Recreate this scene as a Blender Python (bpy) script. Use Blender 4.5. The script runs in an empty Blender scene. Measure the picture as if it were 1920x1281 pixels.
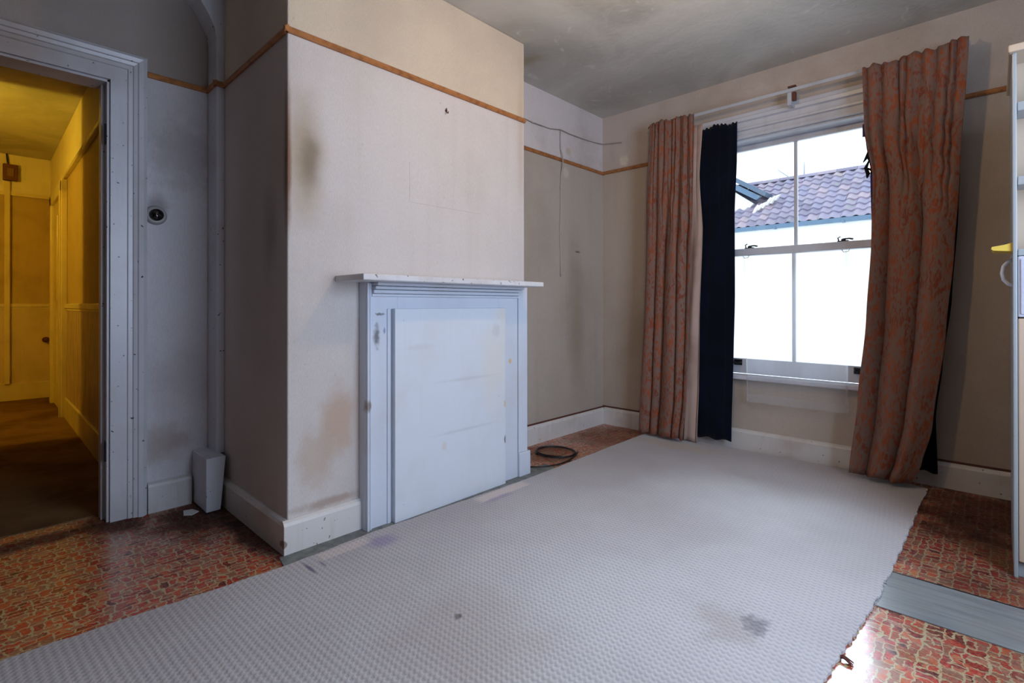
import bpy, bmesh, math, random
from mathutils import Vector, Matrix
R = random.Random(7)
S = bpy.context.scene
C = S.collection
PI = math.pi

# ------------------------------------------------------------------ camera, world, lights, exposure
cam_d = bpy.data.cameras.new('camera')
cam = bpy.data.objects.new('camera', cam_d); C.objects.link(cam)
cam.location = (0, 0, 1.0)
cam.rotation_euler = (PI/2 + 0.0027, 0.0008, 0.7624)
cam_d.sensor_width = 36.0
cam_d.lens = 953.88 / 1920 * 36
cam_d.shift_y = -(640.5 - 569.9) / 1920
cam_d.clip_start = 0.02
S.camera = cam

S.view_settings.view_transform = 'Standard'
S.view_settings.look = 'None'
S.view_settings.gamma = 1.0
S.view_settings.use_curve_mapping = False
S.view_settings.exposure = 0.0

world = bpy.data.worlds.new('overcast_sky'); S.world = world
world.use_nodes = True
wb = world.node_tree.nodes['Background']
wb.inputs[0].default_value = (0.84, 0.93, 1.0, 1)
wb.inputs[1].default_value = 2.1


def light(name, kind, loc, power, color, size=None, target=None, rad=None, spread=None):
    d = bpy.data.lights.new(name, kind); d.energy = power; d.color = color
    if kind == 'AREA':
        d.shape = 'RECTANGLE'; d.size, d.size_y = size
        if spread: d.spread = spread
    if rad is not None: d.shadow_soft_size = rad
    o = bpy.data.objects.new(name, d); C.objects.link(o); o.location = loc
    if target is not None:
        o.rotation_euler = (Vector(target) - Vector(loc)).to_track_quat('-Z', 'Y').to_euler()
    return o


# added area lamp out of view, standing in for sky light through the window
light('sky_stand_in', 'AREA', (-2.1, 9.2, 5.65), 1850, (0.66, 0.81, 1.0), (5.2, 3.2), (-1.0, 3.7, 1.25))
# daylight through the second window in the right-hand wall, beside the camera
light('side_window_daylight', 'AREA', (1.02, 1.5, 1.42), 51, (0.57, 0.73, 1.0), (1.2, 1.4), (-2.5, 1.5, 1.25))
# warm bulb under the ceiling, just above the frame
light('ceiling_bulb', 'POINT', (-0.85, 1.80, 2.28), 18, (1.0, 0.68, 0.36), rad=0.05)
# yellow landing bulb, tucked behind an added, unseen nib that cuts its light
light('landing_bulb', 'POINT', (-5.19, -0.80, 2.05), 40, (1.0, 0.66, 0.05), rad=0.045)

# ------------------------------------------------------------------ helpers: objects


def tag(o, label=None, cat=None, group=None, kind=None):
    if label: o['label'] = label
    if cat: o['category'] = cat
    if group: o['group'] = group
    if kind: o['kind'] = kind
    return o


def thing(name, loc, label, cat, group=None, kind=None):
    o = bpy.data.objects.new(name, None); C.objects.link(o)
    o.location = loc; o.empty_display_size = 0.1
    return tag(o, label, cat, group, kind)


def root_loc(o):
    v = Vector((0, 0, 0))
    while o: v += o.location; o = o.parent
    return v


def setp(o, parent):
    if parent is not None:
        o.parent = parent
        o.matrix_parent_inverse = Matrix.Translation(-root_loc(parent) if parent.type == 'EMPTY' else Vector((0, 0, 0)))
    return o


class B:
    """collects shapes (world coordinates) into one mesh"""
    def __init__(s): s.bm = bmesh.new()

    def box(s, lo, hi, bev=0.0, seg=2):
        lo = Vector(lo); hi = Vector(hi)
        r = bmesh.ops.create_cube(s.bm, size=1.0)
        vs = r['verts']
        d = hi - lo; c = (hi + lo) / 2
        for v in vs: v.co = Vector((v.co.x*d.x, v.co.y*d.y, v.co.z*d.z)) + c
        if bev > 0:
            es = list({e for v in vs for e in v.link_edges})
            bmesh.ops.bevel(s.bm, geom=es, offset=min(bev, min(d)*0.45), segments=seg, affect='EDGES', profile=0.5)
        return s

    def prism(s, poly, axis, a, b):
        """poly: 2D points in the other two axes (x->(y,z), y->(x,z), z->(x,y))"""
        def P(p, t):
            if axis == 'x': return (t, p[0], p[1])
            if axis == 'y': return (p[0], t, p[1])
            return (p[0], p[1], t)
        A = [s.bm.verts.new(P(p, a)) for p in poly]
        Bv = [s.bm.verts.new(P(p, b)) for p in poly]
        n = len(poly)
        s.bm.faces.new(A); s.bm.faces.new(list(reversed(Bv)))
        for i in range(n):
            s.bm.faces.new((A[i], Bv[i], Bv[(i+1) % n], A[(i+1) % n]))
        return s

    def tube(s, pts, r, seg=8, cap=True):
        pts = [Vector(p) for p in pts]; rings = []
        rr = r if isinstance(r, (list, tuple)) else [r]*len(pts)
        up = Vector((0, 0, 1))
        t0 = (pts[1]-pts[0]).normalized()
        nrm = t0.cross(up)
        if nrm.length < 1e-3: nrm = t0.cross(Vector((1, 0, 0)))
        nrm.normalize()
        for i, p in enumerate(pts):
            t = (pts[min(i+1, len(pts)-1)] - pts[max(i-1, 0)]).normalized()
            nrm = (nrm - t*nrm.dot(t)).normalized(); b = t.cross(nrm)
            rings.append([s.bm.verts.new(p + (nrm*math.cos(k*2*PI/seg) + b*math.sin(k*2*PI/seg))*rr[i]) for k in range(seg)])
        for i in range(len(rings)-1):
            for k in range(seg):
                s.bm.faces.new((rings[i][k], rings[i][(k+1) % seg], rings[i+1][(k+1) % seg], rings[i+1][k]))
        if cap:
            s.bm.faces.new(list(reversed(rings[0]))); s.bm.faces.new(rings[-1])
        return s

    def lathe(s, base, axis, prof, seg=32):
        """prof: (radius, distance along axis)"""
        ax = Vector(axis).normalized(); u = ax.orthogonal().normalized(); w = ax.cross(u); base = Vector(base)
        rings = []
        for (r, h) in prof:
            if r < 1e-5: rings.append([s.bm.verts.new(base + ax*h)])
            else: rings.append([s.bm.verts.new(base + ax*h + (u*math.cos(k*2*PI/seg) + w*math.sin(k*2*PI/seg))*r) for k in range(seg)])
        for a, b in zip(rings, rings[1:]):
            for k in range(seg):
                k2 = (k+1) % seg
                f = [a[k % len(a)], a[k2 % len(a)], b[k2 % len(b)], b[k % len(b)]]
                g = []
                for v in f:
                    if v not in g: g.append(v)
                if len(g) >= 3:
                    try: s.bm.faces.new(g)
                    except ValueError: pass
        return s

    def build(s, name, mat, parent=None, smooth=False, **kw):
        bmesh.ops.recalc_face_normals(s.bm, faces=s.bm.faces)
        me = bpy.data.meshes.new(name); s.bm.to_mesh(me); s.bm.free()
        me.materials.append(mat)
        if smooth: me.polygons.foreach_set('use_smooth', [True]*len(me.polygons))
        o = bpy.data.objects.new(name, me); C.objects.link(o)
        setp(o, parent)
        return tag(o, **kw)


def struct(name, b, mat, label, cat, smooth=False):
    return b.build(name, mat, None, smooth, label=label, cat=cat, kind='structure')

# ------------------------------------------------------------------ helpers: materials


def lin(c):
    f = lambda v: (v/255/12.92) if v/255 <= 0.04045 else ((v/255 + 0.055)/1.055)**2.4
    return tuple(f(v) for v in c) + (1,)


class Mat:
    def __init__(s, name, rough=0.6, spec=0.4):
        s.m = bpy.data.materials.new(name); s.m.use_nodes = True
        s.nt = s.m.node_tree; s.b = s.nt.nodes['Principled BSDF']
        s.b.inputs['Roughness'].default_value = rough
        s.b.inputs['Specular IOR Level'].default_value = spec
        g = s.nt.nodes.new('ShaderNodeNewGeometry'); s.P = g.outputs['Position']
        s.hgt = None

    def n(s, t, **kw):
        x = s.nt.nodes.new(t)
        for k, v in kw.items(): setattr(x, k, v)
        return x

    def lk(s, a, b):
        if hasattr(a, 'node'): s.nt.links.new(a, b)
        else: b.default_value = a

    def math(s, op, a, b=0.0, c=0.0, clamp=False):
        x = s.n('ShaderNodeMath', operation=op, use_clamp=clamp)
        s.lk(a, x.inputs[0]); s.lk(b, x.inputs[1]); s.lk(c, x.inputs[2]); return x.outputs[0]

    def vmath(s, op, a, b):
        x = s.n('ShaderNodeVectorMath', operation=op); s.lk(a, x.inputs[0]); s.lk(b, x.inputs[1])
        return x.outputs['Value'] if op in ('LENGTH', 'DOT_PRODUCT') else x.outputs[0]

    def scale(s, v, sc):
        return s.vmath('MULTIPLY', v, sc)

    def noise(s, sc, det=4, vec=None, rough=0.55, dist=0.0, col=False):
        x = s.n('ShaderNodeTexNoise'); s.lk(vec or s.P, x.inputs['Vector'])
        x.inputs['Scale'].default_value = sc; x.inputs['Detail'].default_value = det
        x.inputs['Roughness'].default_value = rough; x.inputs['Distortion'].default_value = dist
        return x.outputs['Color' if col else 'Fac']

    def rng(s, f, a, b, lo=0.0, hi=1.0, smooth=True):
        x = s.n('ShaderNodeMapRange', interpolation_type='SMOOTHSTEP' if smooth else 'LINEAR')
        s.lk(f, x.inputs['Value']); x.inputs['From Min'].default_value = a; x.inputs['From Max'].default_value = b
        x.inputs['To Min'].default_value = lo; x.inputs['To Max'].default_value = hi
        return x.outputs[0]

    def ramp(s, f, stops, const=False):
        x = s.n('ShaderNodeValToRGB'); s.lk(f, x.inputs[0]); e = x.color_ramp.elements
        if const: x.color_ramp.interpolation = 'CONSTANT'
        while len(e) < len(stops): e.new(0.5)
        for i, (p, c) in enumerate(stops): e[i].position = p; e[i].color = lin(c)
        return x.outputs[0]

    def mix(s, f, a, b, mode='MIX'):
        x = s.n('ShaderNodeMix', data_type='RGBA', blend_type=mode)
        s.lk(f, x.inputs[0]); s.lk(a if hasattr(a, 'node') else lin(a), x.inputs[6]); s.lk(b if hasattr(b, 'node') else lin(b), x.inputs[7])
        return x.outputs[2]

    def xyz(s, v=None):
        x = s.n('ShaderNodeSeparateXYZ'); s.lk(v or s.P, x.inputs[0]); return x.outputs

    def comb(s, a, b, c):
        x = s.n('ShaderNodeCombineXYZ'); s.lk(a, x.inputs[0]); s.lk(b, x.inputs[1]); s.lk(c, x.inputs[2]); return x.outputs[0]

    def blob(s, c, r, nsc=9.0, namp=0.5, soft=0.75):
        d = s.vmath('DIVIDE', s.vmath('SUBTRACT', s.P, c), r)
        l = s.vmath('LENGTH', d, (0, 0, 0))
        nn = s.math('MULTIPLY_ADD', s.noise(nsc, 5), namp*2, -namp)
        return s.rng(s.math('ADD', l, nn), 1.0, 1.0 - soft)

    def rect(s, c, half, soft=0.1):
        """soft box mask around c"""
        d = s.n('ShaderNodeVectorMath', operation='ABSOLUTE'); s.lk(s.vmath('SUBTRACT', s.P, c), d.inputs[0])
        q = s.xyz(s.vmath('DIVIDE', d.outputs[0], half))
        m = s.math('MAXIMUM', q[0], s.math('MAXIMUM', q[1], q[2]))
        return s.rng(m, 1.0, 1.0-soft)

    def stain(s, col, stains_shade):
        for st in stains_shade:
            c, r, color, amt = st[:4]
            nsc = st[4] if len(st) > 4 else 9.0
            namp = st[5] if len(st) > 5 else 0.5
            soft = st[6] if len(st) > 6 else 0.75
            col = s.mix(s.math('MULTIPLY', s.blob(c, r, nsc, namp, soft), amt), col, color)
        return col

    def bump(s, h, strength=0.2, dist=0.002):
        x = s.n('ShaderNodeBump'); x.inputs['Strength'].default_value = strength; x.inputs['Distance'].default_value = dist
        s.lk(h, x.inputs['Height'])
        if s.hgt is not None: s.nt.links.new(s.hgt, x.inputs['Normal'])
        s.hgt = x.outputs[0]
        s.nt.links.new(s.hgt, s.b.inputs['Normal']); return s

    def col(s, c):
        s.lk(c if hasattr(c, 'node') else lin(c), s.b.inputs['Base Color']); return s


def paper_mat(name, col, dirty, stains_shade=(), frieze=None, zr=2.117, amt=0.5, bump=0.35, low=None):
    m = Mat(name, 0.75, 0.25)
    c = m.mix(m.math('MULTIPLY', m.rng(m.noise(1.3, 5), 0.42, 0.72), amt), col, dirty)
    # vertical drop marks of the paper
    st = m.noise(1.0, 3, m.scale(m.P, (7, 7, 0.5)))
    c = m.mix(m.math('MULTIPLY', m.rng(st, 0.5, 0.75), 0.16), c, dirty)
    if frieze:
        z = m.xyz()[2]
        fz = m.mix(m.math('MULTIPLY', m.rng(m.noise(2.2, 5), 0.4, 0.7), 0.4), frieze, dirty)
        c = m.mix(m.rng(z, zr-0.003, zr+0.003), c, fz)
    # woven fleck
    fl = m.noise(1.0, 3, m.scale(m.P, (170, 170, 420)))
    fl2 = m.noise(1.0, 3, m.scale(m.P, (420, 420, 60)))
    f = m.math('ADD', fl, fl2)
    c = m.mix(m.math('MULTIPLY', m.rng(f, 0.8, 1.25), 0.16), c, (120, 108, 98))
    sp = m.rng(m.noise(38, 2), 0.70, 0.80)
    c = m.mix(m.math('MULTIPLY', sp, 0.22), c, (110, 92, 78))
    c = m.stain(c, stains_shade)
    m.col(c); m.bump(f, bump, 0.0035); m.bump(m.noise(6, 3), 0.12, 0.01)
    return m.m


def paint_mat(name, col, rough=0.38, dirt=(150, 135, 120), amt=0.35, chips=0.0, chipcol=(70, 48, 36), stains_shade=(), spec=0.45, bump=0.15):
    m = Mat(name, rough, spec)
    c = m.mix(m.math('MULTIPLY', m.rng(m.noise(3.5, 6), 0.45, 0.75), amt), col, dirt)
    c = m.mix(m.math('MULTIPLY', m.rng(m.noise(1.0, 4, m.scale(m.P, (30, 30, 3))), 0.5, 0.8), amt*0.5), c, dirt)
    if chips > 0:
        k = m.rng(m.noise(46, 3), 0.74-chips, 0.765-chips)
        c = m.mix(k, c, chipcol)
    c = m.stain(c, stains_shade)
    m.col(c); m.bump(m.noise(60, 4), bump, 0.002); m.bump(m.noise(9, 3), 0.1, 0.006)
    return m.m

# ------------------------------------------------------------------ materials
M = {}
soot = (92, 76, 48)
M['chimney'] = paper_mat('chimney_wallpaper', (214, 206, 202), (186, 170, 158), amt=0.35, frieze=(214, 198, 176), stains_shade=[  # warmer tone above the rail is lamp light put into the colour
    ((-2.076, 0.93, 1.62), (0.3, 0.13, 0.36), (160, 138, 104), 0.65, 5, .35, .9),
    ((-2.076, 0.955, 1.60), (0.3, 0.07, 0.19), soot, 0.5, 7, .4, .9),
    ((-2.076, 0.862, 1.60), (0.05, 0.02, 0.45), (120, 70, 24), 0.8, 9, .3, .8),
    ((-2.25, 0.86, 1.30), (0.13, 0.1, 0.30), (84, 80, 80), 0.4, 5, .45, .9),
    ((-2.076, 1.075, 0.50), (0.3, 0.11, 0.20), (186, 150, 120), 0.6, 10, .5, .7),
    ((-2.076, 0.98, 0.36), (0.3, 0.12, 0.17), (180, 150, 120), 0.45, 12, .6, .7),
    ((-2.076, 1.17, 0.55), (0.3, 0.025, 0.5), (196, 168, 152), 0.6, 6, .25, .8),
    ((-2.076, 2.25, 2.0), (0.3, 0.05, 0.6), (170, 140, 110), 0.35, 6, .4, .9),
    ((-2.076, 1.05, 0.16), (0.3, 0.25, 0.03), (150, 120, 95), 0.55, 20, .6, .8),
    ((-2.40, 0.86, 1.4), (0.45, 0.1, 1.9), (160, 148, 140), 0.4, 3, .4, .9)])  # shade of the whole side face, put into the colour
M['wall_left'] = paper_mat('alcove_wallpaper', (206, 203, 208), (164, 154, 150), amt=0.5, frieze=(150, 138, 130), stains_shade=[  # darker tone above the rail is shade put into the colour
    ((-2.975, 0.60, 1.49), (0.3, 0.07, 0.08), (92, 78, 66), 0.5, 12, .4, .8),
    ((-2.975, 0.62, 0.32), (0.3, 0.16, 0.12), (150, 128, 108), 0.5, 14, .5, .7),
    ((-2.975, 0.70, 1.75), (0.3, 0.2, 0.25), (138, 128, 124), 0.35, 20, .6, .7),
    ((-2.975, 0.02, 2.5), (0.3, 0.4, 0.3), (108, 92, 76), 0.6, 3, .3, .9)])  # light falling off above the doorway, painted as brown darkening
M['wall_alcove'] = paper_mat('beige_alcove_wallpaper', (186, 174, 162), (150, 134, 116), amt=0.4, frieze=(214, 206, 206), stains_shade=[
    ((-2.427, 3.28, 0.9), (0.3, 0.16, 0.9), (140, 118, 94), 0.4, 5, .3, .95),
    ((-2.427, 3.30, 1.425), (0.3, 0.05, 0.012), (84, 66, 52), 0.8, 40, .5, .8),
    ((-2.427, 3.15, 2.03), (0.3, 0.05, 0.05), (206, 192, 176), 0.8, 30, .5, .6),
    ((-2.427, 3.18, 2.2), (0.3, 0.045, 0.04), (190, 176, 160), 0.8, 30, .5, .6)])
M['wall_window'] = paper_mat('window_wallpaper', (196, 182, 168), (158, 140, 122), amt=0.5, frieze=(206, 192, 182), stains_shade=[
    ((-2.22, 3.66, 2.19), (0.06, 0.3, 0.06), (222, 210, 190), 0.8, 30, .5, .6),
    ((-1.95, 3.66, 0.65), (0.03, 0.3, 0.3), (140, 112, 84), 0.5, 8, .4, .8),
    ((-0.05, 3.66, 1.2), (0.25, 0.3, 1.4), (160, 144, 128), 0.4, 3, .4, .9)])  # broad darker brown strip between curtain and dresser
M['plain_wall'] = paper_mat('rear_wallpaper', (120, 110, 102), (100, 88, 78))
m = Mat('ceiling_distemper', 0.9, 0.1)
c = m.mix(m.rng(m.noise(1.4, 6, dist=0.8), 0.36, 0.68), (206, 202, 194), (180, 176, 168))
w = m.rng(m.noise(5.5, 6, m.scale(m.P, (1.0, 0.6, 1)), dist=1.6), 0.60, 0.80)
c = m.mix(m.math('MULTIPLY', w, 0.85), c, (232, 230, 224))
c = m.stain(c, [((-2.2, 2.45, 2.586), (0.16, 0.1, 0.2), (150, 132, 84), 0.5, 14, .5, .8),
                ((-1.9, 3.3, 2.586), (0.9, 0.5, 0.2), (166, 162, 152), 0.4, 3, .5, .9)])  # broad greyer patch towards the window corner
m.col(c).bump(m.noise(12, 6, dist=1.2), 0.3, 0.01); M['ceiling'] = m.m

M['white_gloss'] = paint_mat('old_white_gloss_paint', (214, 214, 214), 0.34, (176, 166, 156), 0.4)
M['surround'] = paint_mat('surround_white_paint', (206, 212, 224), 0.36, (190, 186, 184), 0.3, chips=0.0, stains_shade=[
    ((-2.02, 1.235, 0.86), (0.05, 0.022, 0.07), (60, 56, 62), 0.75, 40, .6, .8),
    ((-2.02, 1.275, 0.885), (0.05, 0.008, 0.02), (70, 78, 170), 0.6, 60, .4, .7),
    ((-2.02, 1.25, 0.96), (0.05, 0.03, 0.008), (50, 46, 46), 0.7, 90, .8, .6),
    ((-2.02, 2.10, 0.68), (0.05, 0.016, 0.018), (216, 180, 110), 0.9, 60, .5, .5),
    ((-2.0, 1.185, 0.55), (0.05, 0.03, 0.04), (120, 96, 70), 0.7, 30, .6, .6)])
M['shelf'] = paint_mat('worn_shelf_paint', (214, 212, 214), 0.38, (168, 150, 136), 0.5, chips=0.085, chipcol=(120, 100, 86))
M['board'] = paint_mat('cover_board_paint', (214, 219, 228), 0.45, (206, 204, 200), 0.4, stains_shade=[
    ((-1.995, 2.02, 0.95), (0.05, 0.1, 0.05), (226, 214, 190), 0.4, 20, .5, .7),
    ((-1.995, 1.95, 0.70), (0.05, 0.16, 0.35), (222, 214, 196), 0.45, 6, .5, .9),
    ((-1.995, 1.96, 0.86), (0.05, 0.04, 0.06), (190, 188, 190), 0.4, 30, .6, .7),
    ((-1.995, 2.03, 0.45), (0.05, 0.012, 0.03), (214, 182, 116), 0.7, 60, .5, .5),
    ((-1.995, 2.03, 0.25), (0.05, 0.010, 0.025), (80, 76, 80), 0.8, 60, .5, .5),
    ((-1.995, 1.60, 0.30), (0.05, 0.02, 0.03), (210, 190, 160), 0.4, 50, .5, .6),
    ((-1.995, 1.45, 0.8), (0.05, 0.11, 0.02), (200, 198, 200), 0.4, 60, .7, .7),
    ((-1.995, 1.75, 0.62), (0.05, 0.3, 0.012), (190, 190, 192), 0.45, 10, .3, .9),
    ((-1.995, 1.75, 0.36), (0.05, 0.3, 0.012), (186, 188, 192), 0.45, 10, .3, .9)])
M['casing'] = paint_mat('chipped_door_paint', (194, 193, 198), 0.32, (160, 146, 138), 0.45, chips=0.058, chipcol=(72, 50, 38), stains_shade=[
    ((-2.95, 0.05, 2.1), (0.2, 0.6, 0.22), (126, 108, 94), 0.65, 5, .4, .9)])  # shade along the door head, painted in as brown
M['baseboard'] = paint_mat('scuffed_baseboard_paint', (214, 210, 206), 0.4, (176, 158, 142), 0.5, chips=0.045, chipcol=(110, 88, 70), stains_shade=[
    ((-2.06, 0.835, 0.045), (0.05, 0.018, 0.018), (120, 98, 74), 0.8, 60, .5, .4)])
M['boxing'] = paint_mat('pipe_boxing_paint', (208, 210, 218), 0.36, (160, 150, 146), 0.35, chips=0.05, chipcol=(60, 50, 54))
M['dirty_paint'] = paint_mat('dirty_skirting_paint', (196, 192, 192), 0.45, (150, 132, 116), 0.6, chips=0.04, chipcol=(110, 88, 70))
m = Mat('ochre_rail_paint', 0.45, 0.4)
m.col(m.mix(m.rng(m.noise(30, 4), 0.4, 0.7), (172, 112, 62), (140, 88, 48))).bump(m.noise(80, 3), 0.2, 0.002); M['rail'] = m.m

# brick-print vinyl
m = Mat('brick_print_vinyl', 0.24, 0.5)
q = m.xyz()
nz = m.noise(26, 3, col=True); off = m.vmath('MULTIPLY', m.vmath('SUBTRACT', nz, (0.5, 0.5, 0.5)), (0.036, 0.030, 0))
nz2 = m.noise(60, 2, col=True); off2 = m.vmath('MULTIPLY', m.vmath('SUBTRACT', nz2, (0.5, 0.5, 0.5)), (0.016, 0.016, 0))
vv = m.vmath('ADD', m.vmath('ADD', m.comb(q[1], q[0], 0.0), off), off2)
def stones(vec, bw, rh, off, squash, mort):
    br = m.n('ShaderNodeTexBrick'); m.lk(vec, br.inputs['Vector'])
    br.offset = off; br.offset_frequency = 2; br.squash = squash; br.squash_frequency = 3
    br.inputs['Color1'].default_value = (0, 0, 0, 1); br.inputs['Color2'].default_value = (1, 1, 1, 1); br.inputs['Mortar'].default_value = (0.5, 0.5, 0.5, 1)
    br.inputs['Scale'].default_value = 1.0; br.inputs['Mortar Size'].default_value = mort; br.inputs['Mortar Smooth'].default_value = 0.3
    br.inputs['Bias'].default_value = 0.0; br.inputs['Brick Width'].default_value = bw; br.inputs['Row Height'].default_value = rh
    return br.outputs['Color'], br.outputs['Fac']


c1, f1 = stones(vv, 0.056, 0.024, 0.37, 0.7, 0.0026)
c2, f2 = stones(m.vmath('ADD', vv, (0.013, 0.021, 0)), 0.034, 0.048, 0.45, 0.75, 0.0034)
sel = m.rng(m.noise(15, 1), 0.49, 0.505)
fac = m.math('ADD', m.math('MULTIPLY', f1, m.math('SUBTRACT', 1.0, sel)), m.math('MULTIPLY', f2, sel))
rid = m.math('ADD', m.mix(sel, c1, c2), m.math('MULTIPLY_ADD', m.noise(26, 2), 0.5, -0.25))
bc = m.ramp(rid, [(0.0, (84, 36, 34)), (0.16, (170, 46, 38)), (0.3, (150, 84, 60)), (0.42, (138, 104, 84)), (0.52, (178, 58, 46)), (0.62, (188, 92, 52)), (0.74, (160, 112, 92)), (0.86, (120, 52, 50)), (0.94, (182, 44, 42)), (1.0, (186, 120, 76))])
bc = m.mix(m.math('MULTIPLY', m.rng(m.noise(140, 3), 0.4, 0.7), 0.3), bc, (226, 150, 110))
vc = m.mix(fac, bc, (182, 164, 126))
# darker ground-in dirt in the corner by the pipe box, and behind the fireplace; darker tone on the right
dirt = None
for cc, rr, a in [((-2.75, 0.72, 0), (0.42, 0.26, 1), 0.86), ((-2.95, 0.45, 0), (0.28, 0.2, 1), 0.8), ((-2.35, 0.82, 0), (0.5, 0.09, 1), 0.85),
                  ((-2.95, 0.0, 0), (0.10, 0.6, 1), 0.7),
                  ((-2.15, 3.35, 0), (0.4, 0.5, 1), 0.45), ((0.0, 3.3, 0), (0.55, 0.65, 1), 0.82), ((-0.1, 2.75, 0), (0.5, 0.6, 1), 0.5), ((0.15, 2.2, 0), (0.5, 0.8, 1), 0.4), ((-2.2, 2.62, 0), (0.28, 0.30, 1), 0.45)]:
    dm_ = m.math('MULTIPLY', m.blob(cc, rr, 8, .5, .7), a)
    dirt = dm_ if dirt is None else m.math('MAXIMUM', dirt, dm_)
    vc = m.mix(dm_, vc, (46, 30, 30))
m.col(vc)
m.lk(m.math('MULTIPLY_ADD', dirt, 0.6, m.rng(m.noise(7, 4), 0.35, 0.7, 0.12, 0.26)), m.b.inputs['Roughness'])
m.lk(m.rng(dirt, 0.0, 0.5, 0.5, 0.12), m.b.inputs['Specular IOR Level'])
m.bump(m.noise(7, 3), 0.05, 0.004); m.bump(fac, 0.06, 0.001); M['vinyl'] = m.m

# woven loop carpet
m = Mat('beige_loop_carpet', 0.95, 0.08)
q = m.xyz()
u = m.math('MULTIPLY', m.math('ADD', q[0], m.math('MULTIPLY', q[1], 0.10)), 104.0)
v = m.math('MULTIPLY', m.math('SUBTRACT', q[1], m.math('MULTIPLY', q[0], 0.05)), 96.0)
wob = m.math('MULTIPLY', m.noise(14, 2), 0.9)
loops = m.math('MULTIPLY', m.math('SINE', m.math('MULTIPLY', m.math('ADD', u, wob), PI)), m.math('SINE', m.math('MULTIPLY', m.math('ADD', v, wob), PI)))
rib = m.math('SINE', m.math('MULTIPLY', m.math('ADD', v, m.math('MULTIPLY', wob, 0.5)), PI))
lo = m.rng(m.math('MULTIPLY_ADD', rib, 0.55, m.math('MULTIPLY', loops, 0.65)), -1.0, 1.0)
fib = m.noise(420, 3)
c = m.mix(m.rng(m.noise(1.1, 5), 0.35, 0.7), (190, 186, 188), (174, 168, 170))
c = m.mix(m.math('MULTIPLY', m.rng(lo, 0.0, 0.55, 1.0, 0.0), 0.26), c, (112, 102, 104))
c = m.mix(m.math('MULTIPLY', m.rng(fib, 0.45, 0.7), 0.3), c, (204, 194, 186))
c = m.mix(m.math('MULTIPLY', m.rect((-1.905, 1.925, 0.01), (0.038, 0.205, 1), .25), 0.75), c, (216, 202, 194))
c = m.mix(m.math('MULTIPLY', m.rect((-1.925, 1.03, 0.01), (0.034, 0.12, 1), .25), 0.6), c, (214, 200, 194))
c = m.stain(c, [((-1.86, 1.85, 0.01), (0.03, 0.16, 1), (150, 136, 166), 0.5, 20, .5, .8),
                ((-1.87, 1.17, 0.01), (0.07, 0.10, 1), (140, 126, 164), 0.6, 14, .5, .8),
                ((-1.88, 0.86, 0.01), (0.08, 0.012, 1), (96, 84, 110), 0.8, 20, .4, .8),
                ((-1.875, 0.91, 0.01), (0.05, 0.008, 1), (110, 96, 122), 0.7, 20, .4, .8),
                ((-1.243, 1.054, 0.01), (0.018, 0.020, 1), (70, 62, 62), 0.9, 60, .5, .7),
                ((-0.545, 1.66, 0.01), (0.055, 0.07, 1), (84, 80, 92), 0.6, 40, .8, .7),
                ((-0.62, 1.60, 0.01), (0.14, 0.14, 1), (150, 134, 126), 0.4, 12, .6, .8),
                ((-1.15, 1.02, 0.01), (0.45, 0.35, 1), (158, 142, 130), 0.4, 6, .5, .8),
                ((-1.65, 3.40, 0.01), (0.5, 0.14, 1), (176, 158, 130), 0.5, 8, .5, .8)])
m.col(c); m.bump(lo, 0.42, 0.004); m.bump(fib, 0.25, 0.002)
m.b.inputs['Sheen Weight'].default_value = 0.15; M['carpet'] = m.m

m = Mat('grey_lino', 0.28, 0.5)
c = m.mix(m.rng(m.noise(1.0, 4, m.scale(m.P, (4, 50, 1))), 0.35, 0.7), (132, 136, 136), (112, 116, 118))
m.col(m.mix(m.math('MULTIPLY', m.rng(m.noise(5, 4), .4, .7), 0.4), c, (130, 126, 116))).bump(m.noise(40, 3), 0.1, 0.002); M['grey_lino'] = m.m
m = Mat('hearth_stone', 0.6, 0.3)
m.col(m.mix(m.rng(m.noise(16, 5), .35, .7), (128, 132, 128), (96, 98, 100))).bump(m.noise(60, 4), 0.2, 0.002); M['hearth'] = m.m


def cloth(name, col_nodes, trans=0.2, tcol=(180, 120, 90)):
    m = Mat(name, 0.88, 0.12)
    c = col_nodes(m)
    m.col(c)
    m.b.inputs['Sheen Weight'].default_value = 0.1
    tr = m.n('ShaderNodeBsdfTranslucent'); m.lk(c, tr.inputs[0])
    mx = m.n('ShaderNodeMixShader'); mx.inputs[0].default_value = trans
    out = m.nt.nodes['Material Output']
    m.nt.links.new(m.b.outputs[0], mx.inputs[1]); m.nt.links.new(tr.outputs[0], mx.inputs[2]); m.nt.links.new(mx.outputs[0], out.inputs[0])
    return m


def uvn(m):
    t = m.n('ShaderNodeTexCoord'); return t.outputs['UV']


def brocade(m):
    uv = uvn(m)
    a = m.noise(15, 5, uv, rough=0.66, dist=1.0)
    b = m.n('ShaderNodeTexVoronoi', feature='DISTANCE_TO_EDGE'); m.lk(m.scale(uv, (1, 0.8, 1)), b.inputs['Vector']); b.inputs['Scale'].default_value = 24
    f = m.math('ADD', a, m.math('MULTIPLY_ADD', b.outputs['Distance'], 0.5, -0.06))
    motif = m.rng(f, 0.46, 0.60)
    gnd = m.mix(m.noise(300, 2, uv), (158, 130, 116), (116, 92, 84))
    org = m.mix(m.rng(m.noise(5, 3, uv), .4, .65), (170, 92, 58), (138, 74, 54))
    c = m.mix(motif, gnd, org)
    th = m.noise(1.0, 2, m.scale(uv, (900, 240, 1)))
    m.bump(m.math('ADD', th, m.math('MULTIPLY', motif, 0.6)), 0.25, 0.001)
    return m.mix(m.math('MULTIPLY', m.rng(th, .4, .7), 0.3), c, (88, 60, 54))


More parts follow.
